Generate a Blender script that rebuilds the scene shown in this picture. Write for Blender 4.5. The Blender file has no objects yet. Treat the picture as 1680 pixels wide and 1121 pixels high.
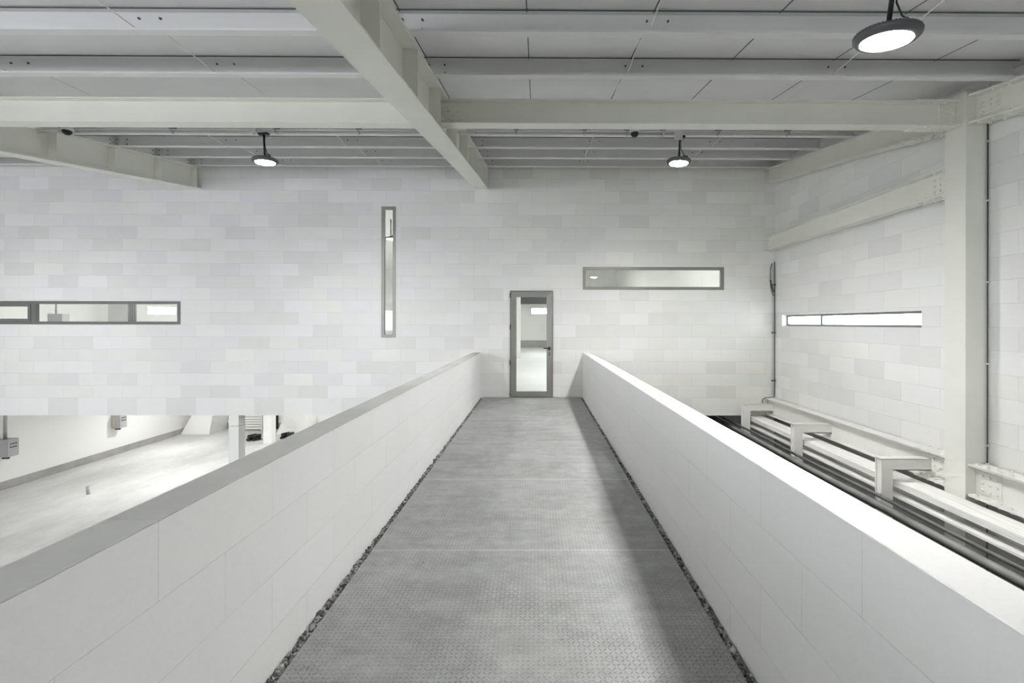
import bpy, bmesh, math, random
from mathutils import Vector, Matrix
random.seed(7)
C = bpy.context.scene
COL = C.collection
PI = math.pi

# ------------------------------------------------------------------ camera
F_PX = 747.0
PSI, RHO = 0.006, 0.0015
XP, YP = 881 + F_PX * math.tan(PSI), 530.5
cd = bpy.data.cameras.new('camera'); cam = bpy.data.objects.new('camera', cd); COL.objects.link(cam)
cam.location = (0, 0, 1.54)
cam.matrix_world = (Matrix.Translation((0, 0, 1.54)) @ Matrix.Rotation(-PSI, 4, 'Z')
                    @ Matrix.Rotation(PI / 2, 4, 'X') @ Matrix.Rotation(RHO, 4, 'Z'))
cd.sensor_width = 36; cd.lens = F_PX / 1680 * 36
cd.shift_x = (840 - XP) / 1680
cd.shift_y = (YP - 560.5) / 1680
cd.clip_end = 200; cd.clip_start = 0.05
C.camera = cam

# ------------------------------------------------------------------ world, exposure
w = bpy.data.worlds.new('daylight'); C.world = w; w.use_nodes = True
w.node_tree.nodes['Background'].inputs[0].default_value = (0.92, 0.96, 1.0, 1)
w.node_tree.nodes['Background'].inputs[1].default_value = 7.0
C.view_settings.view_transform = 'Standard'; C.view_settings.look = 'None'
C.view_settings.gamma = 1; C.view_settings.use_curve_mapping = False
C.view_settings.exposure = 1.14
LAMP = 470.0
try:
    C.cycles.max_bounces = 14; C.cycles.diffuse_bounces = 10; C.cycles.transparent_max_bounces = 12
    C.cycles.glossy_bounces = 5
    C.cycles.use_denoising = True
    C.cycles.caustics_reflective = False; C.cycles.caustics_refractive = False
    C.cycles.sample_clamp_indirect = 6
except Exception:
    pass

# ------------------------------------------------------------------ materials
class NT:
    def __init__(s, name):
        s.m = bpy.data.materials.new(name); s.m.use_nodes = True
        s.t = s.m.node_tree; s.b = s.t.nodes['Principled BSDF']; s.out = s.t.nodes['Material Output']
    def n(s, k, **kw):
        x = s.t.nodes.new(k)
        for a, b in kw.items(): setattr(x, a, b)
        return x
    def l(s, a, b): s.t.links.new(a, b)
    def put(s, sock, v):
        if hasattr(v, 'links') or isinstance(v, bpy.types.NodeSocket): s.l(v, sock)
        else: sock.default_value = v
    def M(s, op, a, b=0.0, c=None):
        x = s.n('ShaderNodeMath', operation=op)
        s.put(x.inputs[0], a); s.put(x.inputs[1], b)
        if c is not None: s.put(x.inputs[2], c)
        return x.outputs[0]
    def xyz(s):
        tc = s.n('ShaderNodeTexCoord'); sp = s.n('ShaderNodeSeparateXYZ'); s.l(tc.outputs['Object'], sp.inputs[0])
        return tc.outputs['Object'], sp.outputs[0], sp.outputs[1], sp.outputs[2]
    def noise(s, vec, scale, detail=4, rough=.55, sc=(1, 1, 1)):
        mp = s.n('ShaderNodeMapping'); mp.inputs['Scale'].default_value = sc; s.l(vec, mp.inputs[0])
        x = s.n('ShaderNodeTexNoise'); x.inputs['Scale'].default_value = scale
        x.inputs['Detail'].default_value = detail; x.inputs['Roughness'].default_value = rough
        s.l(mp.outputs[0], x.inputs['Vector']); return x.outputs['Fac']
    def remap(s, v, a, b, c, d):
        x = s.n('ShaderNodeMapRange'); s.put(x.inputs[0], v)
        for i, q in enumerate((a, b, c, d)): x.inputs[i + 1].default_value = q
        return x.outputs[0]
    def scale_col(s, col, f):
        x = s.n('ShaderNodeVectorMath', operation='SCALE')
        s.put(x.inputs[0], col if not isinstance(col, tuple) else Vector(col[:3])); s.put(x.inputs['Scale'], f)
        return x.outputs[0]
    def mix(s, f, a, b):
        x = s.n('ShaderNodeMix', data_type='RGBA'); s.put(x.inputs[0], f)
        for i, v in ((6, a), (7, b)):
            s.put(x.inputs[i], v if not isinstance(v, tuple) else (*v[:3], 1))
        return x.outputs[2]
    def bump(s, h, strength=.3, dist=.01):
        x = s.n('ShaderNodeBump'); x.inputs['Strength'].default_value = strength
        x.inputs['Distance'].default_value = dist; s.l(h, x.inputs['Height']); s.l(x.outputs[0], s.b.inputs['Normal'])

def plain(name, col, rough=.55, metal=0.0, var=.05, scale=3.0, stretch=(1, 1, 1), spec=.4, grain=0.0):
    t = NT(name); v, x, y, z = t.xyz()
    f = t.remap(t.noise(v, scale, 5, .6, stretch), .25, .75, 1 - var, 1 + var)
    if grain:
        g = t.remap(t.noise(v, scale * 30, 3, .7, stretch), .3, .7, 1 - grain, 1 + grain); f = t.M('MULTIPLY', f, g)
    t.l(t.scale_col(col, f), t.b.inputs['Base Color'])
    t.b.inputs['Roughness'].default_value = rough; t.b.inputs['Metallic'].default_value = metal
    t.b.inputs['Specular IOR Level'].default_value = spec
    return t.m

BW, BH = .6075, .254
def blocks(name, axis, u0, z0, zmin, zmax, col_a, col_b, var=.08, joint=.72, jw=.0022, seed=0.0, mottle=.035, warm=None):
    """masonry of large blocks: each block its own tone, thin flush joints"""
    t = NT(name); v, x, y, z = t.xyz()
    u = x if axis == 'X' else y
    zc = t.M('MINIMUM', t.M('MAXIMUM', z, zmin), zmax)
    r = t.M('DIVIDE', t.M('SUBTRACT', zc, z0), BH)
    row = t.M('FLOOR', r); fr = t.M('SUBTRACT', r, row)
    odd = t.M('MULTIPLY', t.M('FRACT', t.M('MULTIPLY', t.M('ADD', row, 100.0), .5)), 1.0)
    uu = t.M('ADD', t.M('DIVIDE', t.M('SUBTRACT', u, u0), BW), odd)
    cu = t.M('FLOOR', uu); fu = t.M('SUBTRACT', uu, cu)
    cmb = t.n('ShaderNodeCombineXYZ'); t.l(cu, cmb.inputs[0]); t.l(row, cmb.inputs[1]); cmb.inputs[2].default_value = seed
    wn = t.n('ShaderNodeTexWhiteNoise', noise_dimensions='3D'); t.l(cmb.outputs[0], wn.inputs['Vector'])
    sp = t.n('ShaderNodeSeparateColor'); t.l(wn.outputs['Color'], sp.inputs[0])
    r1 = t.M('POWER', sp.outputs[0], 1.6)
    tone = t.M('SUBTRACT', 1.0 + var * .5, t.M('MULTIPLY', r1, var * 1.6))
    big = t.remap(t.noise(v, .55, 3), .3, .7, 1 - mottle, 1 + mottle)
    fine = t.remap(t.noise(v, 55, 3, .7), .25, .75, .982, 1.018)
    tone = t.M('MULTIPLY', t.M('MULTIPLY', tone, big), fine)
    du = t.M('MULTIPLY', t.M('MINIMUM', fu, t.M('SUBTRACT', 1.0, fu)), BW)
    dz = t.M('MULTIPLY', t.M('MINIMUM', fr, t.M('SUBTRACT', 1.0, fr)), BH)
    d = t.M('MINIMUM', du, dz)
    wob = t.remap(t.noise(v, 2.2, 4, .7), .35, .65, .15, 1.25)       # joints fade in and out
    line = t.remap(d, jw * .4, jw * 1.5, 1.0, 0.0)
    lf = t.M('MINIMUM', t.M('MULTIPLY', line, wob), 1.0)
    wm = t.noise(v, .35, 2) if warm is None else t.M('MULTIPLY_ADD', t.noise(v, .35, 2), .5, t.remap(u, warm[0], warm[1], 0.0, .6))
    hue = t.M('ADD', t.M('MULTIPLY', sp.outputs[1], .5), t.M('MULTIPLY', t.M('SUBTRACT', wm, .25), 1.0))
    base = t.mix(t.M('MINIMUM', t.M('MAXIMUM', hue, 0.0), 1.0), col_a, col_b)
    t.l(t.scale_col(base, t.M('MULTIPLY', tone, t.M('SUBTRACT', 1.0, t.M('MULTIPLY', lf, 1 - joint)))), t.b.inputs['Base Color'])
    t.b.inputs['Roughness'].default_value = .85; t.b.inputs['Specular IOR Level'].default_value = .2
    pore = t.n('ShaderNodeTexVoronoi'); pore.inputs['Scale'].default_value = 9; t.l(v, pore.inputs['Vector'])
    hgt = t.M('SUBTRACT', t.M('MULTIPLY', t.noise(v, 90, 2, .6), .25), lf)
    t.bump(hgt, .25, .004)
    return t.m

W_A, W_B = (.80, .80, .815), (.79, .785, .745)
M = {}
M['wall_back'] = blocks('painted block wall', 'X', -11.036, 1.503, -.1, 4.78, W_A, W_B, .065, .74, warm=(-3, 2))
M['wall_right'] = blocks('painted block side wall', 'Y', .12, 1.503, -9, 9, W_A, W_B, .065, .74, seed=3.0)
M['wall_plain'] = plain('white render', (.83, .83, .81), .85, var=.02, scale=.7)
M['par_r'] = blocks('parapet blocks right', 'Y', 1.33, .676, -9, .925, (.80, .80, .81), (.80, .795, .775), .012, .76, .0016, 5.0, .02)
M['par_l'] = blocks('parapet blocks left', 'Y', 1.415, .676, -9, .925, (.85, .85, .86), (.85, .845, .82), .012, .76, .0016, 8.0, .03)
M['parapet_top'] = blocks('darker grey parapet top', 'Y', 1.415, -.5, 0, .01, (.60, .60, .59), (.58, .58, .55), .06, .80, .0018, 2.0, .05)  # top layer coloured darker than the left parapet blocks
M['steel'] = plain('cream painted steel', (.79, .79, .735), .42, var=.035, scale=2.0)
M['steel_white'] = plain('white painted steel', (.80, .795, .765), .45, var=.03, scale=2.0)
M['purlin'] = plain('white painted sheet profile', (.72, .72, .72), .45, var=.04, scale=1.5, stretch=(.3, 3, 3))
M['sheet'] = plain('grey ribbed roof lining', (.76, .76, .77), .6, var=.05, scale=.8)
M['seam'] = plain('dark panel joint', (.05, .05, .05), .8)
M['dark'] = plain('dark steel and gap shade', (.10, .10, .10), .6)  # own colour of dark parts; also the painted gap shade on purlins
M['black'] = plain('black plastic', (.012, .012, .012), .4)
M['lamp_body'] = plain('anthracite cast aluminium', (.10, .10, .105), .45, metal=.3)
M['frame'] = plain('bronze grey aluminium', (.27, .266, .245), .38, metal=.35, var=.03)
M['frame_dark'] = plain('dark grey aluminium', (.19, .19, .183), .4, metal=.3, var=.03)
M['galv'] = plain('galvanised steel', (.50, .50, .50), .35, metal=.6, var=.1, scale=12)
M['cabinet'] = plain('grey enclosure plastic', (.42, .42, .43), .5)
M['yellow'] = plain('pale yellow indicator', (.75, .60, .25), .5)
M['skirt'] = plain('raw concrete skirting', (.36, .355, .34), .8, var=.16, scale=2.2, grain=.04)
M['pipe'] = plain('white plastic pipe', (.7, .7, .7), .4)
M['pitfloor'] = plain('dark pit concrete', (.16, .16, .15), .8, var=.1)  # one dark colour for the pit floor and pit walls

def concrete(name, col, var, scale, stretch, rough):
    t = NT(name); v, x, y, z = t.xyz()
    a = t.remap(t.noise(v, scale, 6, .62, stretch), .3, .7, 1 - var, 1 + var)
    b = t.remap(t.noise(v, scale * 7, 5, .7, stretch), .3, .7, 1 - var * .4, 1 + var * .4)
    t.l(t.scale_col(col, t.M('MULTIPLY', a, b)), t.b.inputs['Base Color'])
    t.b.inputs['Roughness'].default_value = rough; t.b.inputs['Specular IOR Level'].default_value = .35
    return t.m
M['floor_low'] = concrete('pale power floated concrete', (.585, .585, .57), .16, .9, (1, .45, 1), .5)
M['floor_back'] = concrete('pale screed', (.68, .68, .68), .06, .8, (1, 1, 1), .35)
M['tray'] = concrete('weathered pale timber board', (.86, .86, .83), .12, 3.0, (6, .35, 6), .7)
M['slab'] = plain('raw slab edge', (.45, .45, .44), .85, var=.06)

def tread():
    t = NT('dusty tread plate steel'); v, x, y, z = t.xyz()
    c = .024
    a = t.M('DIVIDE', x, c); b = t.M('DIVIDE', y, c)
    fa = t.M('FLOOR', a); fb = t.M('FLOOR', b)
    par = t.M('MULTIPLY', t.M('FRACT', t.M('MULTIPLY', t.M('ADD', t.M('ADD', fa, fb), 2000.0), .5)), 2.0)
    la = t.M('SUBTRACT', t.M('SUBTRACT', a, fa), .5); lb = t.M('SUBTRACT', t.M('SUBTRACT', b, fb), .5)
    s = t.M('ADD', la, lb); d = t.M('SUBTRACT', la, lb)
    mx = t.n('ShaderNodeMix', data_type='FLOAT'); t.l(par, mx.inputs[0]); t.l(s, mx.inputs[2]); t.l(d, mx.inputs[3])
    my = t.n('ShaderNodeMix', data_type='FLOAT'); t.l(par, my.inputs[0]); t.l(d, my.inputs[2]); t.l(s, my.inputs[3])
    lo, sh = mx.outputs[0], my.outputs[0]
    e = t.M('ADD', t.M('POWER', t.M('DIVIDE', t.M('ABSOLUTE', lo), .62), 2.0), t.M('POWER', t.M('DIVIDE', t.M('ABSOLUTE', sh), .17), 2.0))
    lens = t.remap(e, .5, 1.1, 1.0, 0.0)
    worn = t.remap(t.noise(v, 2.6, 4, .7), .35, .62, .15, 1.0)
    big = t.remap(t.noise(v, 1.1, 6, .68, (1, .8, 1)), .28, .72, .80, 1.20)
    mid = t.remap(t.noise(v, 9, 5, .75, (1, 1, 1)), .28, .72, .86, 1.14)
    grit = t.remap(t.noise(v, 110, 2, .8), .25, .75, .85, 1.15)
    warm = t.noise(v, .8, 3)
    base = t.mix(warm, (.33, .335, .34), (.34, .34, .32))
    f = t.M('MULTIPLY', t.M('MULTIPLY', big, mid), grit)
    vo = t.n('ShaderNodeTexVoronoi'); vo.inputs['Scale'].default_value = 7; t.l(v, vo.inputs['Vector'])
    sc_ = t.n('ShaderNodeSeparateColor'); t.l(vo.outputs['Color'], sc_.inputs[0])
    spot = t.M('MULTIPLY', t.remap(vo.outputs['Distance'], .03, .07, 1.0, 0.0), t.M('GREATER_THAN', sc_.outputs[0], .72))
    f = t.M('MULTIPLY', f, t.M('SUBTRACT', 1.0, t.M('MULTIPLY', spot, .45)))
    sw = t.remap(t.noise(v, 3.0, 6, .72, (.5, 2.2, 1)), .35, .65, .90, 1.10); f = t.M('MULTIPLY', f, sw)
    f = t.M('MULTIPLY', f, t.M('SUBTRACT', 1.0, t.M('MULTIPLY', t.M('MULTIPLY', lens, worn), .30)))  # marks darkened in colour for the contrast of raking light
    t.l(t.scale_col(base, f), t.b.inputs['Base Color'])
    t.b.inputs['Roughness'].default_value = .55; t.b.inputs['Metallic'].default_value = .15
    t.b.inputs['Specular IOR Level'].default_value = .35
    t.bump(t.M('MULTIPLY', lens, worn), .9, .003)
    return t.m
M['tread'] = tread()

def gravel_mat():
    t = NT('mixed grey gravel')
    g = t.n('ShaderNodeNewGeometry')
    x = t.n('ShaderNodeMapRange'); t.l(g.outputs['Random Per Island'], x.inputs[0])
    x.inputs[3].default_value = .05; x.inputs[4].default_value = .55
    pw = t.M('POWER', x.outputs[0], 1.2)
    t.l(t.scale_col((1, 1, .97), pw), t.b.inputs['Base Color']); t.b.inputs['Roughness'].default_value = .8
    return t.m
M['gravel'] = gravel_mat()

def corrugated():
    t = NT('black corrugated hose'); v, x, y, z = t.xyz()
    n = t.noise(v, 1.5, 4, .7, (1, .6, 1))
    dust = t.remap(z, -.02, .055, .0, 1.0)
    t.l(t.mix(t.M('MULTIPLY', dust, t.remap(n, .3, .6, .3, 1.0)), (.015, .015, .015), (.36, .36, .34)), t.b.inputs['Base Color'])
    t.b.inputs['Roughness'].default_value = .5
    return t.m
M['hose'] = corrugated()

def glass():
    t = NT('clear pane')
    tr = t.n('ShaderNodeBsdfTransparent'); gl = t.n('ShaderNodeBsdfGlossy'); gl.inputs['Roughness'].default_value = 0.0
    tr.inputs[0].default_value = (.93, .95, .94, 1)
    g = t.n('ShaderNodeNewGeometry'); dp = t.n('ShaderNodeVectorMath', operation='DOT_PRODUCT')
    t.l(g.outputs['Incoming'], dp.inputs[0]); t.l(g.outputs['Normal'], dp.inputs[1])
    fz = t.M('MULTIPLY_ADD', t.M('POWER', t.M('SUBTRACT', 1.0, t.M('ABSOLUTE', dp.outputs['Value'])), 5.0), .9, .045)
    mx = t.n('ShaderNodeMixShader'); t.l(fz, mx.inputs[0]); t.l(tr.outputs[0], mx.inputs[1]); t.l(gl.outputs[0], mx.inputs[2])
    t.l(mx.outputs[0], t.out.inputs[0]); t.t.nodes.remove(t.b)
    return t.m
M['glass'] = glass()

def emis(name, s, col=(1, 1, 1), wide=False):
    t = NT(name); t.b.inputs['Base Color'].default_value = (.8, .8, .8, 1)
    t.b.inputs['Emission Color'].default_value = (*col, 1)
    if wide:
        t.b.inputs['Emission Strength'].default_value = s; return t.m
    # the optics of a high bay throw more light straight down than sideways
    g = t.n('ShaderNodeNewGeometry'); dp = t.n('ShaderNodeVectorMath', operation='DOT_PRODUCT')
    t.l(g.outputs['Incoming'], dp.inputs[0]); t.l(g.outputs['Normal'], dp.inputs[1])
    t.l(t.M('MULTIPLY', t.M('ABSOLUTE', dp.outputs['Value']), s), t.b.inputs['Emission Strength'])
    return t.m
M['lens'] = emis('glowing led lens', LAMP * .9, (1, .995, .98))
M['lens_near'] = emis('glowing led lens of the nearer row', LAMP * .95, (1, .995, .98))
M['lens_room'] = emis('glowing led lens of the room beyond', LAMP * 1.0, (1, .995, .98), True)
M['lens_under_fill'] = emis('glowing led lens of the added undercroft lamps', LAMP * .40, (1, .995, .98), True)
M['lens_right'] = emis('glowing led lens of the right lamp', LAMP * 1.3, (1, .995, .98))

# ------------------------------------------------------------------ mesh helpers
class MB:
    def __init__(s): s.b = bmesh.new()
    def box(s, x0, x1, y0, y1, z0, z1):
        v = [s.b.verts.new(p) for p in ((x0, y0, z0), (x1, y0, z0), (x1, y1, z0), (x0, y1, z0), (x0, y0, z1), (x1, y0, z1), (x1, y1, z1), (x0, y1, z1))]
        for f in ((3, 2, 1, 0), (4, 5, 6, 7), (0, 1, 5, 4), (1, 2, 6, 5), (2, 3, 7, 6), (3, 0, 4, 7)): s.b.faces.new([v[i] for i in f])
        return s
    def sweep(s, sec, p0, p1):
        """closed section (list of offsets) carried from p0 to p1 without turning"""
        a = [s.b.verts.new(Vector(p0) + Vector(q)) for q in sec]; b = [s.b.verts.new(Vector(p1) + Vector(q)) for q in sec]
        n = len(sec)
        for i in range(n): s.b.faces.new((a[i], a[(i + 1) % n], b[(i + 1) % n], b[i]))
        s.b.faces.new(list(reversed(a))); s.b.faces.new(b); return s
    def hull8(s, bot, top):
        v = [s.b.verts.new(p) for p in bot + top]
        for f in ((3, 2, 1, 0), (4, 5, 6, 7), (0, 1, 5, 4), (1, 2, 6, 5), (2, 3, 7, 6), (3, 0, 4, 7)): s.b.faces.new([v[i] for i in f])
        return s
    def cyl(s, p0, p1, r0, r1=None, n=12, smooth=True):
        p0, p1 = Vector(p0), Vector(p1); r1 = r0 if r1 is None else r1
        d = (p1 - p0); q = d.to_track_quat('Z', 'Y')
        a, b = [], []
        for i in range(n):
            c = Vector((math.cos(2 * PI * i / n), math.sin(2 * PI * i / n), 0))
            a.append(s.b.verts.new(p0 + q @ (c * r0))); b.append(s.b.verts.new(p1 + q @ (c * r1)))
        for i in range(n):
            f = s.b.faces.new((a[i], a[(i + 1) % n], b[(i + 1) % n], b[i])); f.smooth = smooth
        s.b.faces.new(list(reversed(a))); s.b.faces.new(b); return s
    def tube(s, pts, r, n=10, rad=None):
        pts = [Vector(p) for p in pts]; rings = []
        for k, p in enumerate(pts):
            d = (pts[min(k + 1, len(pts) - 1)] - pts[max(k - 1, 0)]).normalized()
            q = d.to_track_quat('Z', 'Y'); rr = rad[k] if rad else r
            rings.append([s.b.verts.new(p + q @ Vector((rr * math.cos(2 * PI * i / n), rr * math.sin(2 * PI * i / n), 0))) for i in range(n)])
        for k in range(len(rings) - 1):
            for i in range(n):
                f = s.b.faces.new((rings[k][i], rings[k][(i + 1) % n], rings[k + 1][(i + 1) % n], rings[k + 1][i])); f.smooth = True
        s.b.faces.new(list(reversed(rings[0]))); s.b.faces.new(rings[-1]); return s
    def lathe(s, prof, n=40, cen=(0, 0, 0)):
        cx, cy, cz = cen; rings = []
        for (r, z) in prof:
            if r < 1e-6: rings.append([s.b.verts.new((cx, cy, cz + z))])
            else: rings.append([s.b.verts.new((cx + r * math.cos(2 * PI * i / n), cy + r * math.sin(2 * PI * i / n), cz + z)) for i in range(n)])
        for a, b in zip(rings, rings[1:]):
            for i in range(n):
                j = (i + 1) % n
                if len(a) == 1 and len(b) > 1: f = s.b.faces.new((a[0], b[j], b[i]))
                elif len(b) == 1 and len(a) > 1: f = s.b.faces.new((a[i], a[j], b[0]))
                elif len(a) > 1: f = s.b.faces.new((a[i], a[j], b[j], b[i]))
                else: continue
                f.smooth = True
        return s
    def build(s, name, mat, parent=None, bevel=0.0):
        bmesh.ops.recalc_face_normals(s.b, faces=s.b.faces)
        if bevel:
            es = [e for e in s.b.edges if len(e.link_faces) == 2 and e.calc_face_angle(0) > .6]
            bmesh.ops.bevel(s.b, geom=es, offset=bevel, segments=2, affect='EDGES', profile=.5)
        if parent is not None:
            off = ORG.get(parent.name, Vector((0, 0, 0)))
            bmesh.ops.translate(s.b, verts=s.b.verts, vec=-off)
        me = bpy.data.meshes.new(name); s.b.to_mesh(me); s.b.free()
        me.materials.append(mat)
        o = bpy.data.objects.new(name, me); COL.objects.link(o)
        if parent is not None:
            o.parent = parent; ORG[o.name] = ORG.get(parent.name, Vector((0, 0, 0)))
        return o
ORG = {}
def thing(name, label, cat, loc=(0, 0, 0), group=None):
    o = bpy.data.objects.new(name, None); COL.objects.link(o); o.location = loc; o.empty_display_size = .1
    o['label'] = label; o['category'] = cat
    if group: o['group'] = group
    ORG[o.name] = Vector(loc); return o
def tag(o, label, cat, group=None, kind=None):
    o['label'] = label; o['category'] = cat
    if group: o['group'] = group
    if kind: o['kind'] = kind
    return o
def struct(o, label=None):
    o['kind'] = 'structure'
    if label: o['label'] = label
    return o
def solo(name, mb, mat, loc, label, cat, group=None, bevel=0.0, kind=None):
    """a thing that is one mesh, its origin at loc"""
    bmesh.ops.translate(mb.b, verts=mb.b.verts, vec=-Vector(loc))
    o = mb.build(name, mat, None, bevel); o.location = loc
    return tag(o, label, cat, group, kind)
def dup(root, loc, label=None, rot=None):
    r = root.copy(); COL.objects.link(r); r.location = loc
    if rot is not None: r.rotation_euler = rot
    if label: r['label'] = label
    for ch in list(root.children):
        c = ch.copy(); COL.objects.link(c); c.parent = r
        for g in ch.children:
            d = g.copy(); COL.objects.link(d); d.parent = c
    return r

def holed_wall(name, axis, pos, thick, a0, a1, z0, z1, holes, mat):
    """wall in the plane axis=pos; holes are (a, b, z, z). real reveals."""
    us = sorted({a0, a1, *[h[0] for h in holes], *[h[1] for h in holes]})
    zs = sorted({z0, z1, *[h[2] for h in holes], *[h[3] for h in holes]})
    us = [u for u in us if a0 <= u <= a1]; zs = [q for q in zs if z0 <= q <= z1]
    def solid(i, j):
        if i < 0 or j < 0 or i >= len(us) - 1 or j >= len(zs) - 1: return False
        u, q = (us[i] + us[i + 1]) / 2, (zs[j] + zs[j + 1]) / 2
        return not any(h[0] < u < h[1] and h[2] < q < h[3] for h in holes)
    b = bmesh.new()
    def P(u, t, q): return (u, pos + t, q) if axis == 'Y' else (pos + t, u, q)
    def quad(*ps): b.faces.new([b.verts.new(p) for p in ps])
    for i in range(len(us) - 1):
        for j in range(len(zs) - 1):
            if not solid(i, j): continue
            u0, u1, q0, q1 = us[i], us[i + 1], zs[j], zs[j + 1]
            for t in (0, thick): quad(P(u0, t, q0), P(u1, t, q0), P(u1, t, q1), P(u0, t, q1))
            if not solid(i - 1, j): quad(P(u0, 0, q0), P(u0, 0, q1), P(u0, thick, q1), P(u0, thick, q0))
            if not solid(i + 1, j): quad(P(u1, 0, q0), P(u1, 0, q1), P(u1, thick, q1), P(u1, thick, q0))
            if not solid(i, j - 1): quad(P(u0, 0, q0), P(u1, 0, q0), P(u1, thick, q0), P(u0, thick, q0))
            if not solid(i, j + 1): quad(P(u0, 0, q1), P(u1, 0, q1), P(u1, thick, q1), P(u0, thick, q1))
    bmesh.ops.remove_doubles(b, verts=b.verts, dist=1e-4)
    bmesh.ops.recalc_face_normals(b, faces=b.faces)
    me = bpy.data.meshes.new(name); b.to_mesh(me); b.free(); me.materials.append(mat)
    o = bpy.data.objects.new(name, me); COL.objects.link(o); return struct(o)

# ------------------------------------------------------------------ dimensions
D = 9.5                    # far wall
XR = 4.977                 # right wall
XL = -14.67                # left wall
ZF = -3.06                 # lower floor
YB = -5.5                  # wall behind the camera
def zp(y): return 3.267 + .1585 * y          # underside of purlins = top of rafters
SHEET = .19

# ------------------------------------------------------------------ setting
WL = (-12.4, -7.405, 1.503, 1.984)
WV = (-3.24, -2.944, 1.237, 3.965)
WR = (.953, 3.906, 2.241, 2.718)
DOOR = (-.56, .333, 0.0, 2.219)
holed_wall('wall_back', 'Y', D, .25, XL, XR, -.385, zp(D) + SHEET, [WL, WV, WR, DOOR], M['wall_back'])
WS = (5.863, 9.219, 1.49, 1.712)
holed_wall('wall_right', 'X', XR, .25, YB, D, ZF, 5.05, [WS], M['wall_right'])
holed_wall('wall_left', 'X', XL - .25, .25, YB, 29.25, ZF, 5.2, [(17.25, 18.6, 1.87, 2.15)], M['wall_plain'])
holed_wall('wall_rear', 'Y', YB - .25, .25, XL, XR, ZF, 2.7, [(-14.0, -2.5, 1.15, 2.2)], M['wall_plain'])  # opening added behind the camera to let in daylight as fill
pl = bpy.data.lights.new('rear_fill_portal', 'AREA'); pl.shape = 'RECTANGLE'; pl.size = 11.5; pl.size_y = 1.05; pl.cycles.is_portal = True  # portal for the added rear opening
po = bpy.data.objects.new('rear_fill_portal', pl); COL.objects.link(po); po.location = (-8.25, YB - .1, 1.675); po.rotation_euler = (PI / 2, 0, 0)
struct(MB().box(4.962, XR, YB, D, ZF, -.36).build('trim_1', M['skirt']))
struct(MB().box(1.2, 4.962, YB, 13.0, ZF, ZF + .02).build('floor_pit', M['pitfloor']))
struct(MB().box(XL, XR, YB, 29, ZF - .2, ZF).build('floor', M['floor_low']))
# roof lining: sloped, with a fine rib
mb = MB(); mb.sweep([(XL, 0, 0), (XR, 0, 0), (XR, 0, .12), (XL, 0, .12)], (0, YB, zp(YB) + SHEET), (0, D + .1, zp(D + .1) + SHEET))
ceil = struct(mb.build('ceiling', M['sheet']))
mb = MB()
x = -.085 - 1.015
while x < XR - .1:
    for d in (0,):
        mb.sweep([(x - .004, 0, -.0025), (x + .004, 0, -.0025), (x + .004, 0, .001), (x - .004, 0, .001)], (0, YB, zp(YB) + SHEET), (0, D, zp(D) + SHEET))
    x += 1.015
mb.build('panel_joints', M['seam'], ceil)
# room behind the far wall
struct(MB().box(XL, XR + .25, D + .25, 29, -.385, 0).build('floor_upper', M['floor_back']))
struct(MB().box(XL, XR + .25, D + .12, 29.2, 4.965, 5.3).build('ceiling_upper', M['wall_plain']))
holed_wall('wall_far', 'Y', 29.0, .25, XL, XR + .25, -.385, 4.96, [(-.39, 2.2, 2.10, 2.53)], M['wall_plain'])
struct(MB().box(XR, XR + .25, D, 29.2, -.385, 4.96).build('wall_side', M['wall_plain']))
struct(MB().box(XL, XR, 28.97, 29, 0, .45).build('baseboard_far', M['skirt']))
# undercroft
struct(MB().box(XL, XR, 19.9, 20.1, ZF, -.385).build('wall_undercroft', M['wall_plain']))
struct(MB().box(XR, XR + .25, D, 20.1, ZF, -.385).build('wall_undercroft_right', M['wall_plain']))
struct(MB().box(.95, XR, 13.0, 13.2, ZF, -.385).build('wall_pit_dark_backdrop', M['pitfloor']))  # dark wall added so the view under the far wall stays dark
struct(MB().box(.95, 1.15, D, 13.0, ZF, -.385).build('wall_pit_light_shield', M['pitfloor']))  # wall added to shield the pit from undercroft light
struct(MB().box(XL, XR, 19.87, 19.9, ZF, ZF + .24).build('baseboard_undercroft', M['skirt']))
mb = MB(); mb.box(XL, XL + .02, YB, 19.87, ZF, ZF + .225)
struct(mb.build('baseboard_left', M['skirt']))

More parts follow.
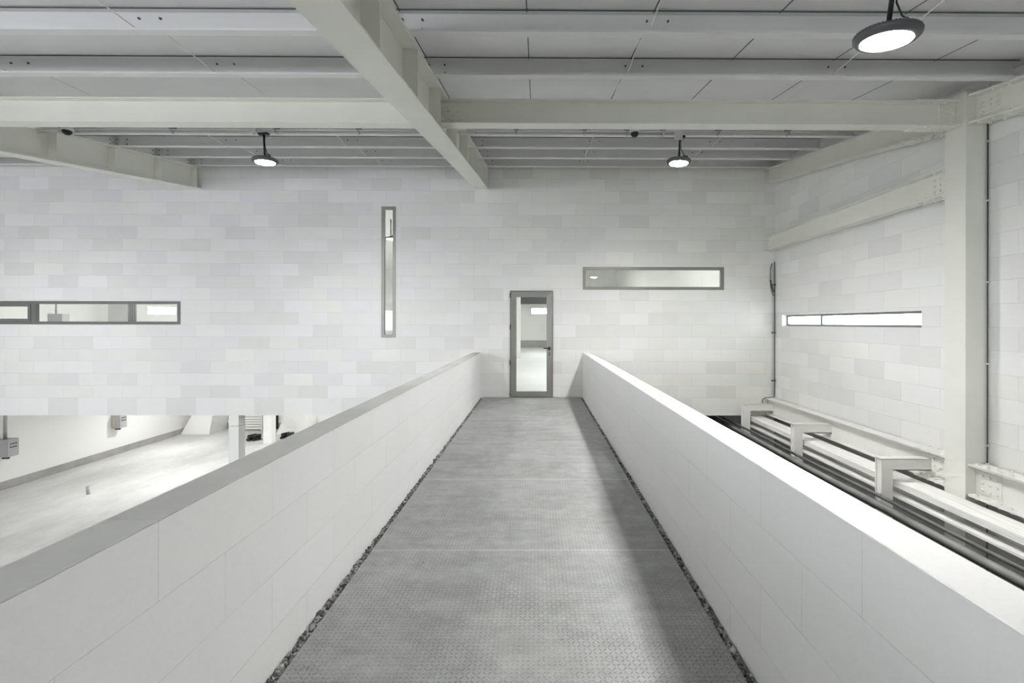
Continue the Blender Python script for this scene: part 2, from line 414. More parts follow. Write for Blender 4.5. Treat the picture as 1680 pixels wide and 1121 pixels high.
# ------------------------------------------------------------------ windows
def window(name, axis, rect, depth, fw, muls=(), mat='frame', fd=.07, glass_t=.008, sash=None):
    a0, a1, z0, z1 = rect
    root = bpy.data.objects.new(name, None); COL.objects.link(root); root['kind'] = 'structure'
    def bx(mb, u0, u1, d0, d1, q0, q1):
        if axis == 'Y': mb.box(u0, u1, depth + d0, depth + d1, q0, q1)
        else: mb.box(depth + d0, depth + d1, u0, u1, q0, q1)
    mb = MB()
    bx(mb, a0, a1, 0, fd, z0, z0 + fw); bx(mb, a0, a1, 0, fd, z1 - fw, z1)
    bx(mb, a0, a0 + fw, 0, fd, z0 + fw, z1 - fw); bx(mb, a1 - fw, a1, 0, fd, z0 + fw, z1 - fw)
    for m, mw in muls: bx(mb, m - mw / 2, m + mw / 2, 0, fd, z0 + fw, z1 - fw)
    mb.build('window_frame', M[mat], root)
    edges = [a0 + fw] + [q for m, mw in muls for q in (m - mw / 2, m + mw / 2)] + [a1 - fw]
    for i in range(0, len(edges), 2):
        u0, u1 = edges[i], edges[i + 1]
        q0, q1 = z0 + fw, z1 - fw
        mb = MB(); bx(mb, u0, u1, fd * .5, fd * .5 + glass_t, q0, q1); mb.build('glass_pane', M['glass'], root)
        if sash == i // 2:
            s = .055; mb = MB()
            bx(mb, u0, u1, -.012, .03, q0, q0 + s); bx(mb, u0, u1, -.012, .03, q1 - s, q1)
            bx(mb, u0, u0 + s, -.012, .03, q0 + s, q1 - s); bx(mb, u1 - s, u1, -.012, .03, q0 + s, q1 - s)
            mb.build('sash', M[mat], root)
    return root
window('window_1', 'Y', WL, D - .01, .06, [(-10.43, .10)], 'frame_dark', sash=0)
window('window_2', 'Y', WV, D - .01, .062)
window('window_3', 'Y', WR, D - .01, .062)
window('window_4', 'X', WS, XR + .10, .035, [(8.1, .05)], 'frame_dark', fd=.05)
window('window_5', 'Y', (-.39, 2.2, 2.10, 2.53), 29.05, .04, [], 'frame_dark')

# ------------------------------------------------------------------ door
door = bpy.data.objects.new('door_1', None); COL.objects.link(door); struct(door)
x0, x1, z0, z1 = DOOR
mb = MB(); e = .018
mb.box(x0, x0 + e, D - .02, D + .08, 0, z1); mb.box(x1 - e, x1, D - .02, D + .08, 0, z1); mb.box(x0 + e, x1 - e, D - .02, D + .08, z1 - e, z1)
mb.build('door_frame', M['frame_dark'], door)
lf = MB(); g = .11
a0, a1, c0, c1 = x0 + e + .004, x1 - e - .004, .008, z1 - e - .004
y0, y1 = D - .03, D + .035
# mitred stiles and rails with a sloped inner face
def rail(p, q, r, s_):
    pts = [(p[0], y0, p[1]), (q[0], y0, q[1]), (r[0], y0 + .012, r[1]), (s_[0], y0 + .012, s_[1])]
    back = [(a, y1, c) for a, b, c in pts]
    lf.hull8(pts, back)
O = [(a0, c0), (a1, c0), (a1, c1), (a0, c1)]; I = [(a0 + g, c0 + g), (a1 - g, c0 + g), (a1 - g, c1 - g), (a0 + g, c1 - g)]
for i in range(4): rail(O[i], O[(i + 1) % 4], I[(i + 1) % 4], I[i])
leaf = lf.build('door_leaf', M['frame'], door)
MB().box(a0 + g, a1 - g, D - .002, D + .008, c0 + g, c1 - g).build('glass_pane', M['glass'], door)
mb = MB()
hx = a1 - .055
mb.box(hx - .018, hx + .018, y0 - .012, y0, .98, 1.05); mb.cyl((hx, y0 - .01, 1.02), (hx, y0 - .055, 1.02), .011)
mb.box(hx - .125, hx + .012, y0 - .066, y0 - .046, 1.008, 1.032)
mb.build('door_handle', M['black'], door, .002)
mb = MB(); mb.cyl((hx, y0, .925), (hx, y0 - .012, .925), .013); mb.cyl((hx, y0, .885), (hx, y0 - .012, .885), .013); mb.build('keyhole', M['black'], door)
for hz in (.72, 1.46, 2.12): MB().box(x0 - .006, x0 + .012, y0 - .006, y0 + .02, hz - .05, hz + .05).build('hinge', M['black'], door)
MB().box(x0, x1, D - .0, D + .25, -.02, .004).build('threshold', M['slab'], door)

# ------------------------------------------------------------------ walkway
slab = MB().box(-1.17, .955, -1.6, D, -.385, -.03).build('walkway_slab', M['slab'])
slab.location = (0, 0, 0); tag(slab, 'concrete bridge slab carrying the walkway plates between the two parapets', 'walkway')
seams = [-1.6, .27, 1.68, 3.09, 4.50, 5.92, 7.34, 8.2]
seams = [-1.2, .26, 1.675, 3.09, 4.49, 5.92, 7.34, D - .01]
names = ['hidden', 'under the camera, behind the nearest cross joint', 'nearest the viewer across the bottom edge of the picture',
         'just beyond the first visible cross joint', 'between the second and third cross joints', 'between the third and fourth cross joints',
         'last at the foot of the glass door']
for i in range(7):
    if i < 1: continue
    ya, yb = seams[i] + .0018, seams[i + 1] - .0018
    mb = MB().box(-1.115, .905, ya, yb, -.03, 0)
    bmesh.ops.translate(mb.b, verts=mb.b.verts, vec=(0, 0, 0))
    o = mb.build('tread_plate', M['tread']); tag(o, 'grey patterned steel floor plate ' + names[i], 'floor plate', 'steel tread plates of the walkway')
# pale raised joint strips between plates
for q, l in zip(seams[2:7], ('nearest the viewer', 'second from the viewer', 'third from the viewer', 'fourth from the viewer', 'closest to the glass door')):
    o = MB().box(-1.112, .902, q - .0014, q + .0014, -.029, .0005).build('joint_strip', M['steel_white']); tag(o, 'thin pale joint line across the grey walkway floor, ' + l, 'joint', 'joint lines of the walkway')

# parapets
def parapet(x0, x1, key, label):
    t = thing('parapet', label, 'parapet', (0, 0, 0), 'low block parapets of the walkway')
    zt = .93 if key == 'par_r' else .924
    MB().box(x0, x1, -1.6, D, -.385, zt).build('block_wall', M[key], t, .006 if key == 'par_r' else 0)
    if key == 'par_l': MB().box(x0, x1, -1.6, D, zt, .93).build('parapet_top', M['parapet_top'], t, .002)['label'] = 'darker grey top surface'
    return t
parapet(.955, 1.117, 'par_r', 'low white block parapet along the right side of the walkway')
parapet(-1.335, -1.17, 'par_l', 'low white block parapet with grey top along the left side of the walkway')

# gravel strips
def gravel(xa, xb, label):
    b = bmesh.new(); rng = random.Random(int(xa * 100))
    ico = bmesh.new(); bmesh.ops.create_icosphere(ico, subdivisions=1, radius=1)
    vs = [v.co.copy() for v in ico.verts]; fs = [[v.index for v in f.verts] for f in ico.faces]; ico.free()
    y = .9
    while y < D - .02:
        dens = 3 if y < 5 else 2
        for k in range(dens):
            r = rng.uniform(.005, .011)
            if rng.random() < .05: r = .016
            c = Vector((rng.uniform(xa + r * .4, xb - r * .6), y + rng.uniform(-.006, .006), rng.uniform(-.022, -.006)))
            rot = Matrix.Rotation(rng.uniform(0, 6), 3, Vector((rng.random(), rng.random(), rng.random() + .1)).normalized())
            s = Vector((r * rng.uniform(.8, 1.3), r * rng.uniform(.8, 1.4), r * rng.uniform(.6, 1)))
            nv = [b.verts.new(c + rot @ Vector((v.x * s.x, v.y * s.y, v.z * s.z)) * rng.uniform(.9, 1.1)) for v in vs]
            for f in fs: b.faces.new([nv[i] for i in f])
        y += .011 if y < 5 else .014
    me = bpy.data.meshes.new('gravel'); b.to_mesh(me); b.free(); me.materials.append(M['gravel'])
    o = bpy.data.objects.new('gravel', me); COL.objects.link(o)
    tag(o, label, 'gravel', kind='stuff')
gravel(-1.164, -1.119, 'loose grey gravel in the narrow gutter at the left edge of the walkway')
gravel(.909, .949, 'loose dark gravel in the narrow gutter at the right edge of the walkway')

# ------------------------------------------------------------------ steelwork
bolt_me = None
def bolt_mesh():
    b = bmesh.new()
    for (r, z0, z1, n) in ((.021, 0, .004, 16), (.0165, .004, .019, 6)):
        a = [b.verts.new((r * math.cos(2 * PI * i / n), r * math.sin(2 * PI * i / n), z0)) for i in range(n)]
        c = [b.verts.new((r * math.cos(2 * PI * i / n), r * math.sin(2 * PI * i / n), z1)) for i in range(n)]
        for i in range(n): b.faces.new((a[i], a[(i + 1) % n], c[(i + 1) % n], c[i]))
        b.faces.new(c); b.faces.new(list(reversed(a)))
    me = bpy.data.meshes.new('bolt'); b.to_mesh(me); b.free(); me.materials.append(M['steel']); return me
bolt_me = bolt_mesh()
small_bolt = bpy.data.meshes.new('bolt_small')
_b = MB().cyl((0, 0, 0), (0, 0, .012), .009, n=8, smooth=False); _b.b.to_mesh(small_bolt); _b.b.free(); small_bolt.materials.append(M['dark'])
def bolts(parent, pts, normal, scale=1.0, me=None):
    q = Vector(normal).to_track_quat('Z', 'Y')
    for p in pts:
        o = bpy.data.objects.new('bolt', me or bolt_me); COL.objects.link(o); o.parent = parent
        o.location = Vector(p) - ORG.get(parent.name, Vector((0, 0, 0))); o.rotation_mode = 'QUATERNION'; o.rotation_quaternion = q
        o.scale = (scale,) * 3

def ibeam_y(root, xc, w, ya, yb, top, h, tf=.014, tw=.009, mat='steel', ends=None):
    """I section along Y; top(y) is the top height"""
    A, B = (xc, ya, top(ya)), (xc, yb, top(yb)); hw = w / 2
    m = M[mat]
    MB().sweep([(-hw, 0, -tf), (hw, 0, -tf), (hw, 0, 0), (-hw, 0, 0)], A, B).build('top_flange', m, root)
    MB().sweep([(-hw, 0, -h), (hw, 0, -h), (hw, 0, -h + tf), (-hw, 0, -h + tf)], A, B).build('bottom_flange', m, root)
    MB().sweep([(-tw / 2, 0, -h + tf), (tw / 2, 0, -h + tf), (tw / 2, 0, -tf), (-tw / 2, 0, -tf)], A, B).build('web', m, root)
def stiffeners(root, xc, w, ys, top, h, tf=.014, tw=.009, mat='steel'):
    for y in ys:
        for s in (-1, 1):
            xa, xb = sorted((xc + s * tw / 2, xc + s * (w / 2 - .004)))
            MB().box(xa, xb, y - .005, y + .005, top(y) - h + tf - .001, top(y) - tf + .001).build('stiffener', M[mat], root)

SY = [2.02, 2.945, 3.87, 4.80, 5.46, 5.74, 6.66, 7.58, 8.50, 9.38]
for xc, lab, ya in ((-1.146, 'deep cream steel rafter running overhead to the far wall above the door', .9),
                    (-7.11, 'cream steel rafter at the upper left, meeting the far wall left of the lamp', 3.0)):
    t = thing('rafter', lab, 'steel beam', (xc, D, zp(D)), 'main roof rafters')
    ibeam_y(t, xc, .27, ya, D, zp, .445, .016, .012)
    stiffeners(t, xc, .27, [y for y in SY if y > ya and y not in (5.46,)], zp, .445, .016, .012)

# edge rafter along the right wall, in two lengths meeting the column
XE, WE = 4.853, .19
def edge(ya, yb, top, h, lab, bolt_ends, name='edge_beam', grp='beams along the right wall', mat='steel', plate=True):
    t = thing(name, lab, 'steel beam', (XE, yb, top(yb)), grp)
    ibeam_y(t, XE, WE, ya, yb, top, h, .013, .009, mat)
    for (y0, y1, rows) in bolt_ends:
        # cover plates on the flanges and a web plate, all bolted
        A0, A1 = (XE, y0, top(y0)), (XE, y1, top(y1)); hw = WE / 2 + .004
        for nm, zo, nrm in (('cover_plate', 0, 1), ('cover_plate', -h - .012, -1)):
            p = MB().sweep([(-hw, 0, zo), (hw, 0, zo), (hw, 0, zo + .012), (-hw, 0, zo + .012)], A0, A1).build(nm, M[mat], t)
            n = rows; pts = []; pin = []
            for i in range(n):
                y = y0 + (y1 - y0) * (i + .5) / n
                for sx in (-1, 1):
                    pts.append((XE + sx * .06, y, top(y) + (zo + .012 if nrm > 0 else zo)))
                    pin.append((XE + sx * .06, y, top(y) + (-.013 if nrm > 0 else -h + .013)))
            bolts(p, pts, (0, 0, nrm)); bolts(p, [q for q in pin if q[0] < XE], (0, 0, -nrm))
        if plate:
            ym, hh = (y0 + y1) / 2, (y1 - y0) * .36
            ya_, yb_ = (y0 + .04, y0 + .04 + .24) if y0 > 5 else (y1 - .28, y1 - .04)
            zt = min(top(ya_), top(yb_)) - .055; zb = max(top(ya_), top(yb_)) - h + .045
            p = MB().box(XE - .0165, XE - .0045, ya_, yb_, zb, zt).build('web_plate', M[mat], t)
            bolts(p, [(XE - .0165, ya_ + (yb_ - ya_) * (i + .5) / 3, zb + (zt - zb) * (j + .5) / 3) for i in range(3) for j in range(3)], (-1, 0, 0), 1.0)
    return t
edge(5.262, D, zp, .30, 'sloping cream edge beam under the roof between the column and the far wall', [(5.27, 6.0, 5)])
edge(1.6, 4.998, zp, .30, 'sloping bolted edge beam under the roof on the near side of the column, top right', [(4.20, 4.99, 5)])
edge(5.262, D, lambda y: 3.365, .305, 'level cream beam on the right wall midway up between column and far wall', [(5.27, 5.78, 4)])
edge(5.262, D, lambda y: -.012, .335, 'low white beam along the right wall beyond the column, level with the walkway', [(5.27, 5.72, 4)], mat='steel_white')
edge(1.6, 4.998, lambda y: -.012, .335, 'low white bolted beam on the near side of the column at the right edge', [(4.25, 4.99, 6)], mat='steel_white')

# column
t = thing('steel_column', 'tall white boxed steel column standing in front of the right wall', 'column', (4.85, 5.13, ZF))
MB().box(4.733, 4.972, 5.0, 5.26, ZF, 4.13).build('shaft', M['steel'], t, .004)
MB().box(4.60, 5.0 - .03, 4.9, 5.36, ZF, ZF + .025).build('base_plate', M['steel'], t)
mb = MB(); mb.hull8([(4.60, 5.12, 4.0), (4.733, 5.12, 4.0), (4.733, 5.14, 4.0), (4.60, 5.14, 4.0)], [(4.66, 5.12, 4.035), (4.733, 5.12, 4.12), (4.733, 5.14, 4.12), (4.66, 5.14, 4.035)])
mb.build('gusset', M['steel'], t)

# cross beam at the column line, in two bays either side of the centre rafter
def cross(xa, xb, lab, ends):
    yc, w, h, z1 = 5.132, .155, .27, 4.032
    t = thing('cross_beam', lab, 'steel beam', ((xa + xb) / 2, yc, z1), 'cross beams at the column line')
    z0 = z1 - h; m = M['steel']
    MB().box(xa, xb, yc - w / 2, yc + w / 2, z1 - .012, z1).build('top_flange', m, t)
    MB().box(xa, xb, yc - w / 2, yc + w / 2, z0, z0 + .012).build('bottom_flange', m, t)
    MB().box(xa, xb, yc - .004, yc + .004, z0 + .012, z1 - .012).build('web', m, t)
    for (pa, pb, nx, nz) in ends:
        p = MB().box(pa, pb, yc - .016, yc - .004, z0 + .022, z1 - .022).build('end_plate', m, t)
        bolts(p, [(pa + (pb - pa) * (i + .5) / nx, yc - .016, z0 + .03 + (h - .06) * (j + .5) / nz) for i in range(nx) for j in range(nz)], (0, -1, 0), .95)
    if xb > 4:
        p = MB().box(4.22, 4.72, yc - w / 2 - .01, yc + w / 2 + .01, z0 - .012, z0).build('cover_plate', m, t)
        bolts(p, [(4.27 + .078 * i, yc + s * .05, z0 - .012) for i in range(6) for s in (-1, 1)], (0, 0, -1), .8)
        p = MB().box(4.22, 4.72, yc - w / 2 - .01, yc + w / 2 + .01, z1, z1 + .012).build('cover_plate', m, t)
        bolts(p, [(4.27 + .078 * i, yc - .05, z1 - .012) for i in range(6)], (0, 0, -1), .8)
cross(-1.139, 4.731, 'cream cross beam from the centre rafter to the column on the right', [(-1.09, -.86, 4, 4), (4.54, 4.72, 3, 3)])
cross(-7.10, -1.153, 'pale cross beam spanning the upper left from the left rafter to the centre rafter', [])

# purlins
PY = [3.68, 4.57, 5.98, 6.88, 7.70, 8.55, 9.40]
pn = ['nearest the viewer, at the top of the picture', 'second from the top, in front of the cross beam', 'just behind the cross beam',
      'fourth, seen below the cross beam', 'fifth from the viewer', 'sixth, next but one to the far wall', 'closest to the far wall']
RODX = [-5.226, -3.186, .894, 2.934]
for k, y in enumerate(PY):
    t = thing('purlin', 'white channel purlin ' + pn[k], 'purlin', (0, y, zp(y)), 'roof purlins')
    z0 = zp(y); h = SHEET - .004
    mb = MB()
    sec = [(0, y - .072, z0), (0, y, z0), (0, y, z0 + h), (0, y - .072, z0 + h), (0, y - .072, z0 + h - .003), (0, y - .004, z0 + h - .003),
           (0, y - .004, z0 + .004), (0, y - .068, z0 + .004), (0, y - .068, z0 + .018), (0, y - .072, z0 + .018)]
    mb.sweep(sec, (XL + .02, 0, 0), (4.80, 0, 0)); mb.build('channel', M['purlin'], t)
    MB().box(XL + .02, 4.80, y - .074, y - .066, z0 + h - .018, z0 + h - .011).build('gap_shadow_strip', M['dark'], t)  # dark strip paints the shaded gap between purlin and sheet
    # cleats and sleeve where it crosses the rafters, small bolts at the sag rods
    for xc in (-7.11, -1.146):
        MB().box(xc - .45, xc - .01, y - .0075, y - .0042, z0 + .008, z0 + h - .012).build('sleeve', M['steel_white'], t)
        MB().box(xc - .004, xc + .004, y - .066, y - .0042, z0 + .004, z0 + h - .01).build('cleat', M['steel_white'], t)
        bolts(t, [(xc + s, y - .0078, z0 + q) for s in (-.06, .06, .22) for q in (.05, .13)], (0, -1, 0), 1.0, small_bolt)
    bolts(t, [(x + s, y - .0042, z0 + q) for x in RODX for s, q in ((-.01, .028), (-.01, .13), (.16, .13))], (0, -1, 0), 1.0, small_bolt)

# sag rods
rl = ['at far left', 'left of centre rafter', 'right of centre rafter', 'at far right']
PYF = [2.80] + PY
rn = ['topmost row', 'between first and second purlins', 'passing above the cross beam', 'ending at the fourth purlin', 'ending at the fifth purlin', 'ending at the sixth purlin', 'ending at the purlin by the far wall']
for i in range(len(PYF) - 1):
    ya, yb = PYF[i], PYF[i + 1]
    for j, x in enumerate(RODX):
        mb = MB().cyl((x, ya + .003, zp(ya) + .165), (x, yb - .002, zp(yb) + .025), .0055, n=8)
        solo('sag_rod', mb, M['steel_white'], (x, yb, zp(yb) + .03),
             f'thin white sag rod {rl[j]}, {rn[i]}', 'tie rod', 'sag rods between the purlins')

# conduits behind the cross beam, hung under the purlins at Y 6.5
for i, (z, dy, lab) in enumerate(((4.285, 0, 'upper'), (4.252, .03, 'lower'))):
    mb = MB().cyl((-7.9, 6.5 + dy, z), (4.3 if i == 0 else 1.95, 6.5 + dy, z), .011)
    solo('conduit', mb, M['pipe'], (0, 6.5 + dy, z), f'{lab} of the two thin conduits running behind the cross beam', 'conduit', 'ceiling conduits')
hx = [-7.3, -6.75, -5.2, -4.05, -3.72, -2.55, -.3, .68, 1.28, 1.8, 2.6, 3.6]
hd = ['at the far left end', 'by the left dome camera', 'left of the left lamp', 'just left of the left lamp rod', 'just right of the left lamp rod', 'between the left lamp and the centre rafter',
      'just right of the centre rafter', 'between centre rafter and dome camera', 'beside the right dome camera', 'just left of the white junction box', 'right of the white junction box', 'at the right end of the conduit']
for x, l in zip(hx, hd):
    t = thing('pipe_clamp', 'small dark conduit hanger ' + l, 'clamp', (x, 6.5, 4.24), 'conduit hangers')
    MB().box(x - .03, x + .03, 6.47, 6.56, 4.298, zp(6.5) + SHEET).build('strut', M['dark'], t)
    MB().box(x - .012, x + .012, 6.485, 6.545, 4.236, 4.30).build('clip', M['galv'], t)

# dome cameras
for x, l in ((1.381, 'black dome camera under the conduits left of the white junction box'), (-6.62, 'black dome camera at the far left under the ceiling conduits')):
    t = thing('dome_camera', l, 'security camera', (x, 6.45, 4.25), 'dome cameras')
    MB().lathe([(0, 4.285), (.065, 4.285), (.072, 4.25), (.06, 4.24), (0, 4.24)], 28, (x, 6.45, 0)).build('mount', M['pipe'], t)
    MB().lathe([(.056, 4.245), (.056, 4.225), (.045, 4.2), (.025, 4.184), (0, 4.18)], 28, (x, 6.45, 0)).build('dome', M['black'], t)

# high bay lamps
def make_lamp(loc, label, rod_top, lens='lens'):
    x, y, z = loc
    t = thing('high_bay_lamp', label, 'lamp', loc, 'round high bay lamps')
    t2 = ORG[t.name]
    R = .17
    body = MB().lathe([(.128, -.004), (.132, -.012), (.150, -.008), (.168, .012), (R, .028), (.160, .036), (.12, .052), (.06, .060), (0, .060)], 56, loc)
    b = body.build('housing', M['lamp_body'], t)
    fins = MB()
    for i in range(48):
        a = 2 * PI * i / 48; c, s = math.cos(a), math.sin(a)
        p = [(.135, .05), (.135, .046), (.166, .03), (.166, .037)]
        d = .0018
        q = [(x + r * c - d * s, y + r * s + d * c, z + h) for r, h in p]; q2 = [(x + r * c + d * s, y + r * s - d * c, z + h) for r, h in p]
        fins.hull8(q, q2)
    fins.build('cooling_fins', M['lamp_body'], b)
    MB().lathe([(0, -.010), (.10, -.009), (.127, -.004), (.127, .002), (0, .002)], 56, loc).build('lens', M[lens], t)
    MB().box(x - .03, x + .03, y - .03, y + .03, z + .058, z + .085).build('bracket', M['lamp_body'], t)
    MB().box(x + .045, x + .105, y - .07, y - .03, z + .05, z + .088).cyl((x + .06, y - .05, z + .085), (x + .06, y - .05, z + .10), .014).build('driver_box', M['lamp_body'], t, .004)
    MB().cyl((x, y, z + .08), (x, y, rod_top), .0135, n=14).build('rod', M['black'], t)
    MB().tube([(x + .075, y - .05, z + .09), (x + .05, y - .03, z + .12), (x + .02, y - .012, z + .2), (x + .021, y - .012, rod_top - .05)], .005).build('cable', M['black'], t)
    return t
L1 = make_lamp((-3.87, 6.5, 3.825), 'round high bay lamp on a black rod at the upper left of the far wall', 4.24)
MB().box(-3.94, -3.80, 6.47, 6.53, 4.215, 4.238).build('mounting_block', M['black'], L1)
L2 = make_lamp((2.023, 6.5, 3.835), 'round high bay lamp on a black rod above the right side of the walkway, far', 4.24, 'lens_right')
MB().box(2.05, 2.09, 6.47, 6.52, 4.19, 4.225).build('mounting_block', M['black'], L2)
L3 = make_lamp((2.04, 2.65, 3.20), 'large bright high bay lamp nearest the viewer in the upper right', zp(2.65) + SHEET - .02, 'lens_near')
L1.rotation_euler.y = math.radians(-3); L2.rotation_euler.y = math.radians(3); L3.rotation_euler = (math.radians(7), math.radians(3), 0)
dup(L1, (-9.8, 6.5, 3.835), 'round high bay lamp beyond the left edge of the picture')
t = solo('junction_box', MB().box(1.95, 2.055, 6.42, 6.46, 4.150, 4.262), M['pipe'], (2.0, 6.44, 4.21), 'small white junction box beside the right lamp rod under the conduits', 'junction box', bevel=.004)
t = solo('junction_box', MB().box(-4.06, -3.96, 6.43, 6.46, 4.225, 4.30), M['pipe'], (-3.95, 6.49, 4.22), 'small white junction box above the left lamp rod', 'junction box', bevel=.004)

# ------------------------------------------------------------------ pit on the right: brackets, boards, hoses
for y, l in ((9.3, 'farthest, beside the far wall'), (7.455, 'in the middle'), (5.56, 'nearest the column')):
    t = thing('pipe_bracket', 'white angled steel bracket hung off the low beam, ' + l, 'bracket', (4.3, y, -.12), 'brackets on the low beam')
    h = .14
    # H section post: flanges face the walkway and the wall side, web between
    mb = MB(); mb.box(4.23, 4.37, y, y + .012, -2.3, -.12); mb.box(4.23, 4.37, y + .098, y + .11, -2.3, -.12); mb.box(4.25, 4.26, y + .012, y + .098, -2.3, -.12)
    mb.build('post', M['steel_white'], t)
    mb = MB(); mb.box(4.37, 4.847, y, y + .012, -.262, -.12); mb.box(4.23, 4.847, y, y + .11, -.125, -.117); mb.box(4.37, 4.847, y, y + .11, -.262, -.252)
    mb.build('arm', M['steel_white'], t)
    mb = MB(); mb.hull8([(4.24, y - .012, -.75), (4.25, y - .012, -.75), (4.25, y, -.75), (4.24, y, -.75)], [(4.35, y - .012, -1.05), (4.36, y - .012, -1.05), (4.36, y, -1.05), (4.35, y, -1.05)])
    mb.build('brace', M['steel_white'], t)
for (xa, xb, z1, th, l, n) in ((4.41, 4.70, -.388, .075, 'broad pale grooved ledge board below the low beam', 'ledge_board'), (4.385, 4.52, -.556, .028, 'narrow pale board running just below the broad ledge', 'ledge_board')):
    mb = MB(); mb.box(xa, xb, 1.6, D - .02, z1 - th, z1)
    if th > .05:
        mb.box(xa - .006, xa, 1.6, D - .02, z1 - .022, z1 - .002); mb.box(xa - .006, xa, 1.6, D - .02, z1 - .047, z1 - .028); mb.box(xa - .006, xa, 1.6, D - .02, z1 - .075, z1 - .053)
    solo(n, mb, M['tray'], (xa, 5, z1), l, 'board', 'boards along the pit')
# corrugated hose
def hose(x, z, r, amp, pitch, label, wob=.004, name='corrugated_hose'):
    pts, rad = [], []; y = 1.6; k = 0; rng = random.Random(int(z * 1000))
    while y < 12.9:
        pts.append((x + wob * math.sin(y * 1.7), y, z + wob * math.sin(y * 2.3 + 1))); rad.append(r + (amp if k % 2 else 0)); y += pitch / 2; k += 1
    b = MB(); b.tube(pts, r, 18, rad); return solo(name, b, M['hose'], (x, 5, z), label, 'hose', 'black hoses in the pit')
hose(4.12, -.655, .043, .007, .036, 'thick black corrugated hose lying beside the right parapet')
hose(4.165, -.56, .018, .004, .02, 'thin black braided hose running parallel to the thick hose', .006)
hose(4.195, -.585, .012, 0, .05, 'thin smooth black cable under the braided hose', .003, 'cable')
for xx, zz, rr, l in ((3.72, -.86, .05, 'dark hose deepest in the pit beside the walkway'), (3.9, -.80, .035, 'second dark hose deep in the pit')):
    hose(xx, zz, rr, .004, .03, l)

# conduits on the right wall
mb = MB(); mb.cyl((4.962, 4.985, -3.0), (4.962, 4.985, 3.75), .007)
t = thing('wall_conduit', 'thin dark conduit down the right wall just on the near side of the column', 'conduit', (4.96, 4.985, ZF))
mb.build('pipe', M['dark'], t)
for z in (.2, 1.1, 2.0, 2.9, 3.55): MB().box(4.955, 4.977, 4.97, 5.0 - .001, z - .01, z + .01).build('clip', M['pipe'], t)
t = thing('wall_conduit', 'pair of thin conduits climbing the corner between far wall and right wall', 'conduit', (4.93, 9.46, 0))
MB().cyl((4.955, 9.47, .02), (4.955, 9.47, 2.83), .009).build('pipe', M['dark'], t)
MB().cyl((4.915, 9.48, .05), (4.915, 9.48, 2.80), .008).build('pipe', M['pipe'], t)
MB().tube([(4.90, 9.47, 2.80), (4.87, 9.47, 2.7), (4.865, 9.47, 2.5), (4.87, 9.47, 2.35), (4.90, 9.47, 2.2), (4.93, 9.47, 2.12)], .007).build('cable_loop', M['dark'], t)
MB().tube([(4.865, 9.465, 2.45), (4.885, 9.465, 2.36), (4.91, 9.465, 2.28), (4.93, 9.465, 2.2)], .016).build('cable_end', M['dark'], t)
MB().tube([(4.955, 9.47, .05), (4.94, 9.46, .01), (4.86, 9.45, .005), (4.75, 9.45, -.005), (4.70, 9.45, -.04), (4.69, 9.45, -.11)], .008).build('cable_tail', M['dark'], t)
for z in (.35, 1.35, 2.35): MB().box(4.90, 4.977, 9.455, 9.5, z - .012, z + .012).build('clip', M['dark'], t)

# ------------------------------------------------------------------ undercroft
def col(x0, x1, y0, y1, label):
    return solo('column', MB().box(x0, x1, y0, y1, ZF, -.385), M['wall_plain'], ((x0 + x1) / 2, (y0 + y1) / 2, ZF), label, 'column', 'undercroft columns', .005)
t = thing('column', 'square white column under the far wall, nearest the left parapet', 'column', (-6.3, 9.61, ZF), 'undercroft columns')
MB().box(-6.405, -6.20, 9.502, 9.72, ZF, -.615).build('shaft', M['wall_plain'], t, .004)
MB().box(-6.405, -6.20, 9.502, 9.72, -.609, -.385).build('head', M['wall_plain'], t, .004)
col(-10.42, -10.11, 17.4, 17.7, 'slim white column standing farther back under the far wall')
def pier(base, topq, label):
    mb = MB().hull8([(x, y, ZF) for x, y in base], [(x, y, -.385) for x, y in topq])
    solo('slanted_pier', mb, M['wall_plain'], (base[0][0], base[0][1], ZF), label, 'pier', 'slanted piers in the undercroft')
pier([(-14.66, 18.83), (-13.49, 18.83), (-13.49, 19.86), (-14.66, 19.86)], [(-13.12, 18.83), (-13.04, 18.83), (-13.04, 19.86), (-13.12, 19.86)], 'white leaning pier in the corner by the left wall')
pier([(-10.75, 18.85), (-9.58, 18.85), (-9.58, 19.86), (-10.75, 19.86)], [(-9.58, 18.85), (-9.5, 18.85), (-9.5, 19.86), (-9.58, 19.86)], 'white leaning pier just above the left parapet')
solo('floor_pipe', MB().cyl((-12.015, 12.27, ZF), (-12.03, 12.27, ZF + .225), .038, n=20), M['cabinet'], (-12.015, 12.27, ZF), 'short grey pipe stub standing up from the pale lower floor', 'pipe stub')
# electrical cabinets on the left wall
def cabinet(y, z1, label, dots, upper=True):
    x0, x1 = XL, XL + .29
    t = thing('electrical_cabinet', label, 'electrical cabinet', (x1, y, z1 - .47), 'grey electrical cabinets on the left wall')
    MB().box(x0 + .002, x1, y, y + .29, z1 - .47, z1).build('body', M['cabinet'], t, .006)
    MB().box(x1, x1 + .012, y + .01, y + .28, z1 - .46, z1 - .01).build('door', M['cabinet'], t, .003)
    for i in range(3):
        for j in range(2):
            MB().cyl((x1 + .012, y + .08 + .06 * i, z1 - .12 - .09 * j), (x1 + .035, y + .08 + .06 * i, z1 - .12 - .09 * j), .017).build('switch', M['dark'], t)
    for i in range(2): MB().cyl((x0 + .1 + .1 * i, y + .1, z1 - .53), (x0 + .1 + .1 * i, y + .1, z1 - .47), .04).build('cable_gland', M['black'], t)
    if dots:
        for k in range(5): MB().box(x0 + .08, x0 + .13, y - .008, y, z1 - .15 - .055 * k, z1 - .12 - .055 * k).build('indicator', M['yellow'], t)
    if upper:
        for dx in (.10, .16): MB().cyl((x0 + dx, y + .1, z1), (x0 + dx, y + .1, -.386), .02).build('conduit', M['galv'], t)
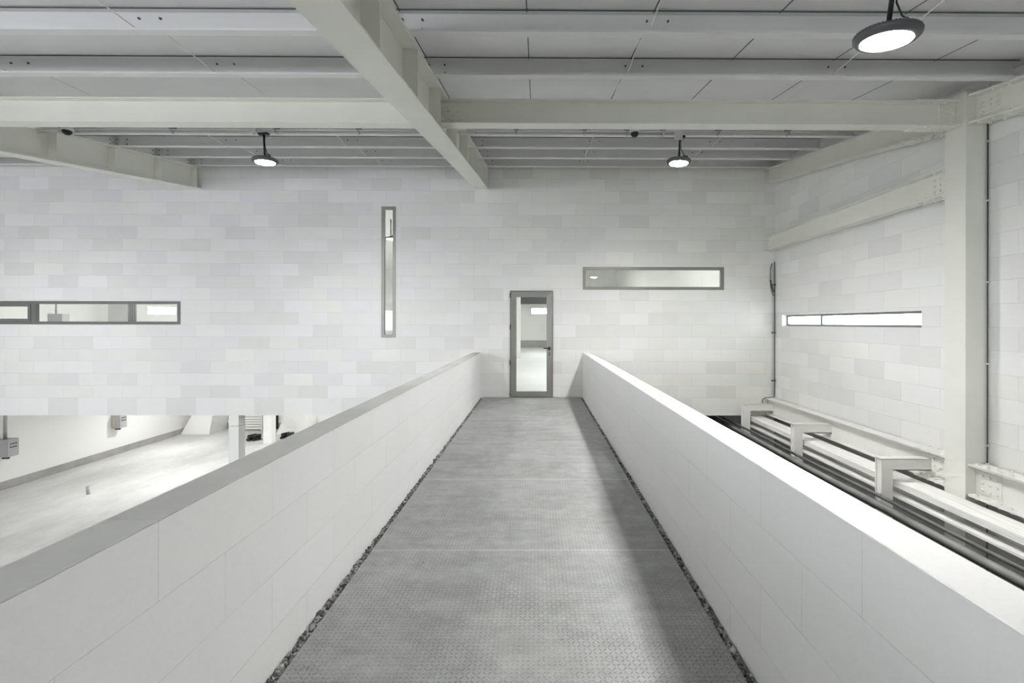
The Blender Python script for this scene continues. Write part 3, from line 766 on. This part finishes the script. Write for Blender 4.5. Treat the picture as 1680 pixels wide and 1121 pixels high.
cabinet(12.44, -1.66, 'grey wall cabinet with round switches at the far left edge, lower level', False)
cabinet(15.77, -1.64, 'grey wall cabinet with yellow indicators half hidden under the far wall', True)
# black pipe offcuts on the floor
for gx, gy, gl in ((-11.12, 17.75, 'left'), (-9.98, 18.05, 'right')):
    for dx, r, h, nm in ((-.14, .05, .05, 'lower left'), (.10, .05, .05, 'lower right'), (-.085, .072, .165, 'upper left'), (.085, .072, .165, 'upper right')):
        a = Vector((gx + dx, gy, ZF + h))
        mb = MB().cyl(a, a + Vector((.14, .26, 0)), r, n=20)
        solo('black_tube', mb, M['black'], a, f'{nm} of the short black tubes piled {gl} of the slim column', 'tube', 'black tubes lying on the lower floor')
t = thing('louvre_panel', 'white slatted panel standing by the back wall of the undercroft', 'panel', (-12.2, 19.6, ZF))
for k in range(6): MB().box(-12.55, -11.75, 19.5, 19.62, ZF + .06 + .11 * k, ZF + .13 + .11 * k).build('slat', M['wall_plain'], t)
MB().box(-12.58, -12.54, 19.48, 19.64, ZF, ZF + .9).build('upright', M['wall_plain'], t); MB().box(-11.76, -11.72, 19.48, 19.64, ZF, ZF + .9).build('upright', M['wall_plain'], t)
solo('door_post', MB().box(-11.34, -11.24, 19.78, 19.865, ZF, -.4), M['black'], (-11.29, 19.8, ZF), 'dark upright post against the back wall of the undercroft', 'post')

# ------------------------------------------------------------------ room behind the far wall
solo('column', MB().box(-.95, -.73, 20, 20.3, 0, 5.1), M['wall_plain'], (-.84, 20, 0), 'white column seen through the left side of the glass door', 'column', 'columns in the room beyond', .004)
solo('roof_beam', MB().box(-3, 4.9, 28.0, 28.3, 2.72, 3.25), M['dark'], (0, 28, 2.72), 'dark beam across the top of the view through the glass door', 'beam')
solo('partition', MB().box(-13.3, -12.7, 14.2, 14.35, 0, 4.96), M['slab'], (-11.4, 13.2, 0), 'grey wall pier seen through the middle of the left window', 'pier')
t = thing('electrical_cabinet', 'grey cabinet with conduit seen through the left window', 'electrical cabinet', (-13.0, 12.6, 1.2))
MB().box(-13.25, -12.85, 12.4, 12.6, 1.15, 1.78).build('body', M['cabinet'], t, .006)
MB().cyl((-13.12, 12.5, 1.78), (-13.12, 12.5, 4.96), .02).build('conduit', M['galv'], t)
MB().cyl((-13.05, 12.5, 0), (-13.05, 12.5, 1.15), .03).build('stand', M['galv'], t)
for k in range(4):
    x = -11.52 + .062 * k + .9
    solo('standing_pipe', MB().cyl((x - .9 + .02, 12.9, 0), (x - .9 + .02, 12.9, 2.1), .024), M['dark'], (x - .88, 12.9, 0), ['first', 'second', 'third', 'fourth'][k] + ' from the left of the dark upright pipes seen through the left window', 'pipe', 'upright pipes in the room beyond')
for p in ((-4.81, 15.0, 4.31), (-10.5, 12.5, 4.31), (-10.5, 21, 4.31), (-4.81, 22, 4.31), (1.5, 13, 4.31), (1.5, 22, 4.31)):
    if p[0] == -4.81 and p[1] == 15: L5 = make_lamp(p, 'round high bay lamp seen through the tall narrow window', 4.96, 'lens_room')
    else: dup(L5, p, 'high bay lamp in the room beyond, %.0f m deep, %.0f m %s of the door' % (p[1] - D, abs(p[0]), 'left' if p[0] < 0 else 'right'))
for p in ((-11.0, 13.0, -.5), (-12.9, 16.5, -.5), (-8.6, 15, -.5), (-5, 12.5, -.5), (-7.6, 18.3, -.5)):  # unseen lamps added to brighten the undercroft
    if p[0] == -11.0: L4 = make_lamp(p, 'added unseen high bay lamp hung from the slab in the undercroft', -.387, 'lens_under_fill')
    else: dup(L4, p, 'added unseen high bay lamp under the slab, %.0f m left of the walkway' % -p[0])
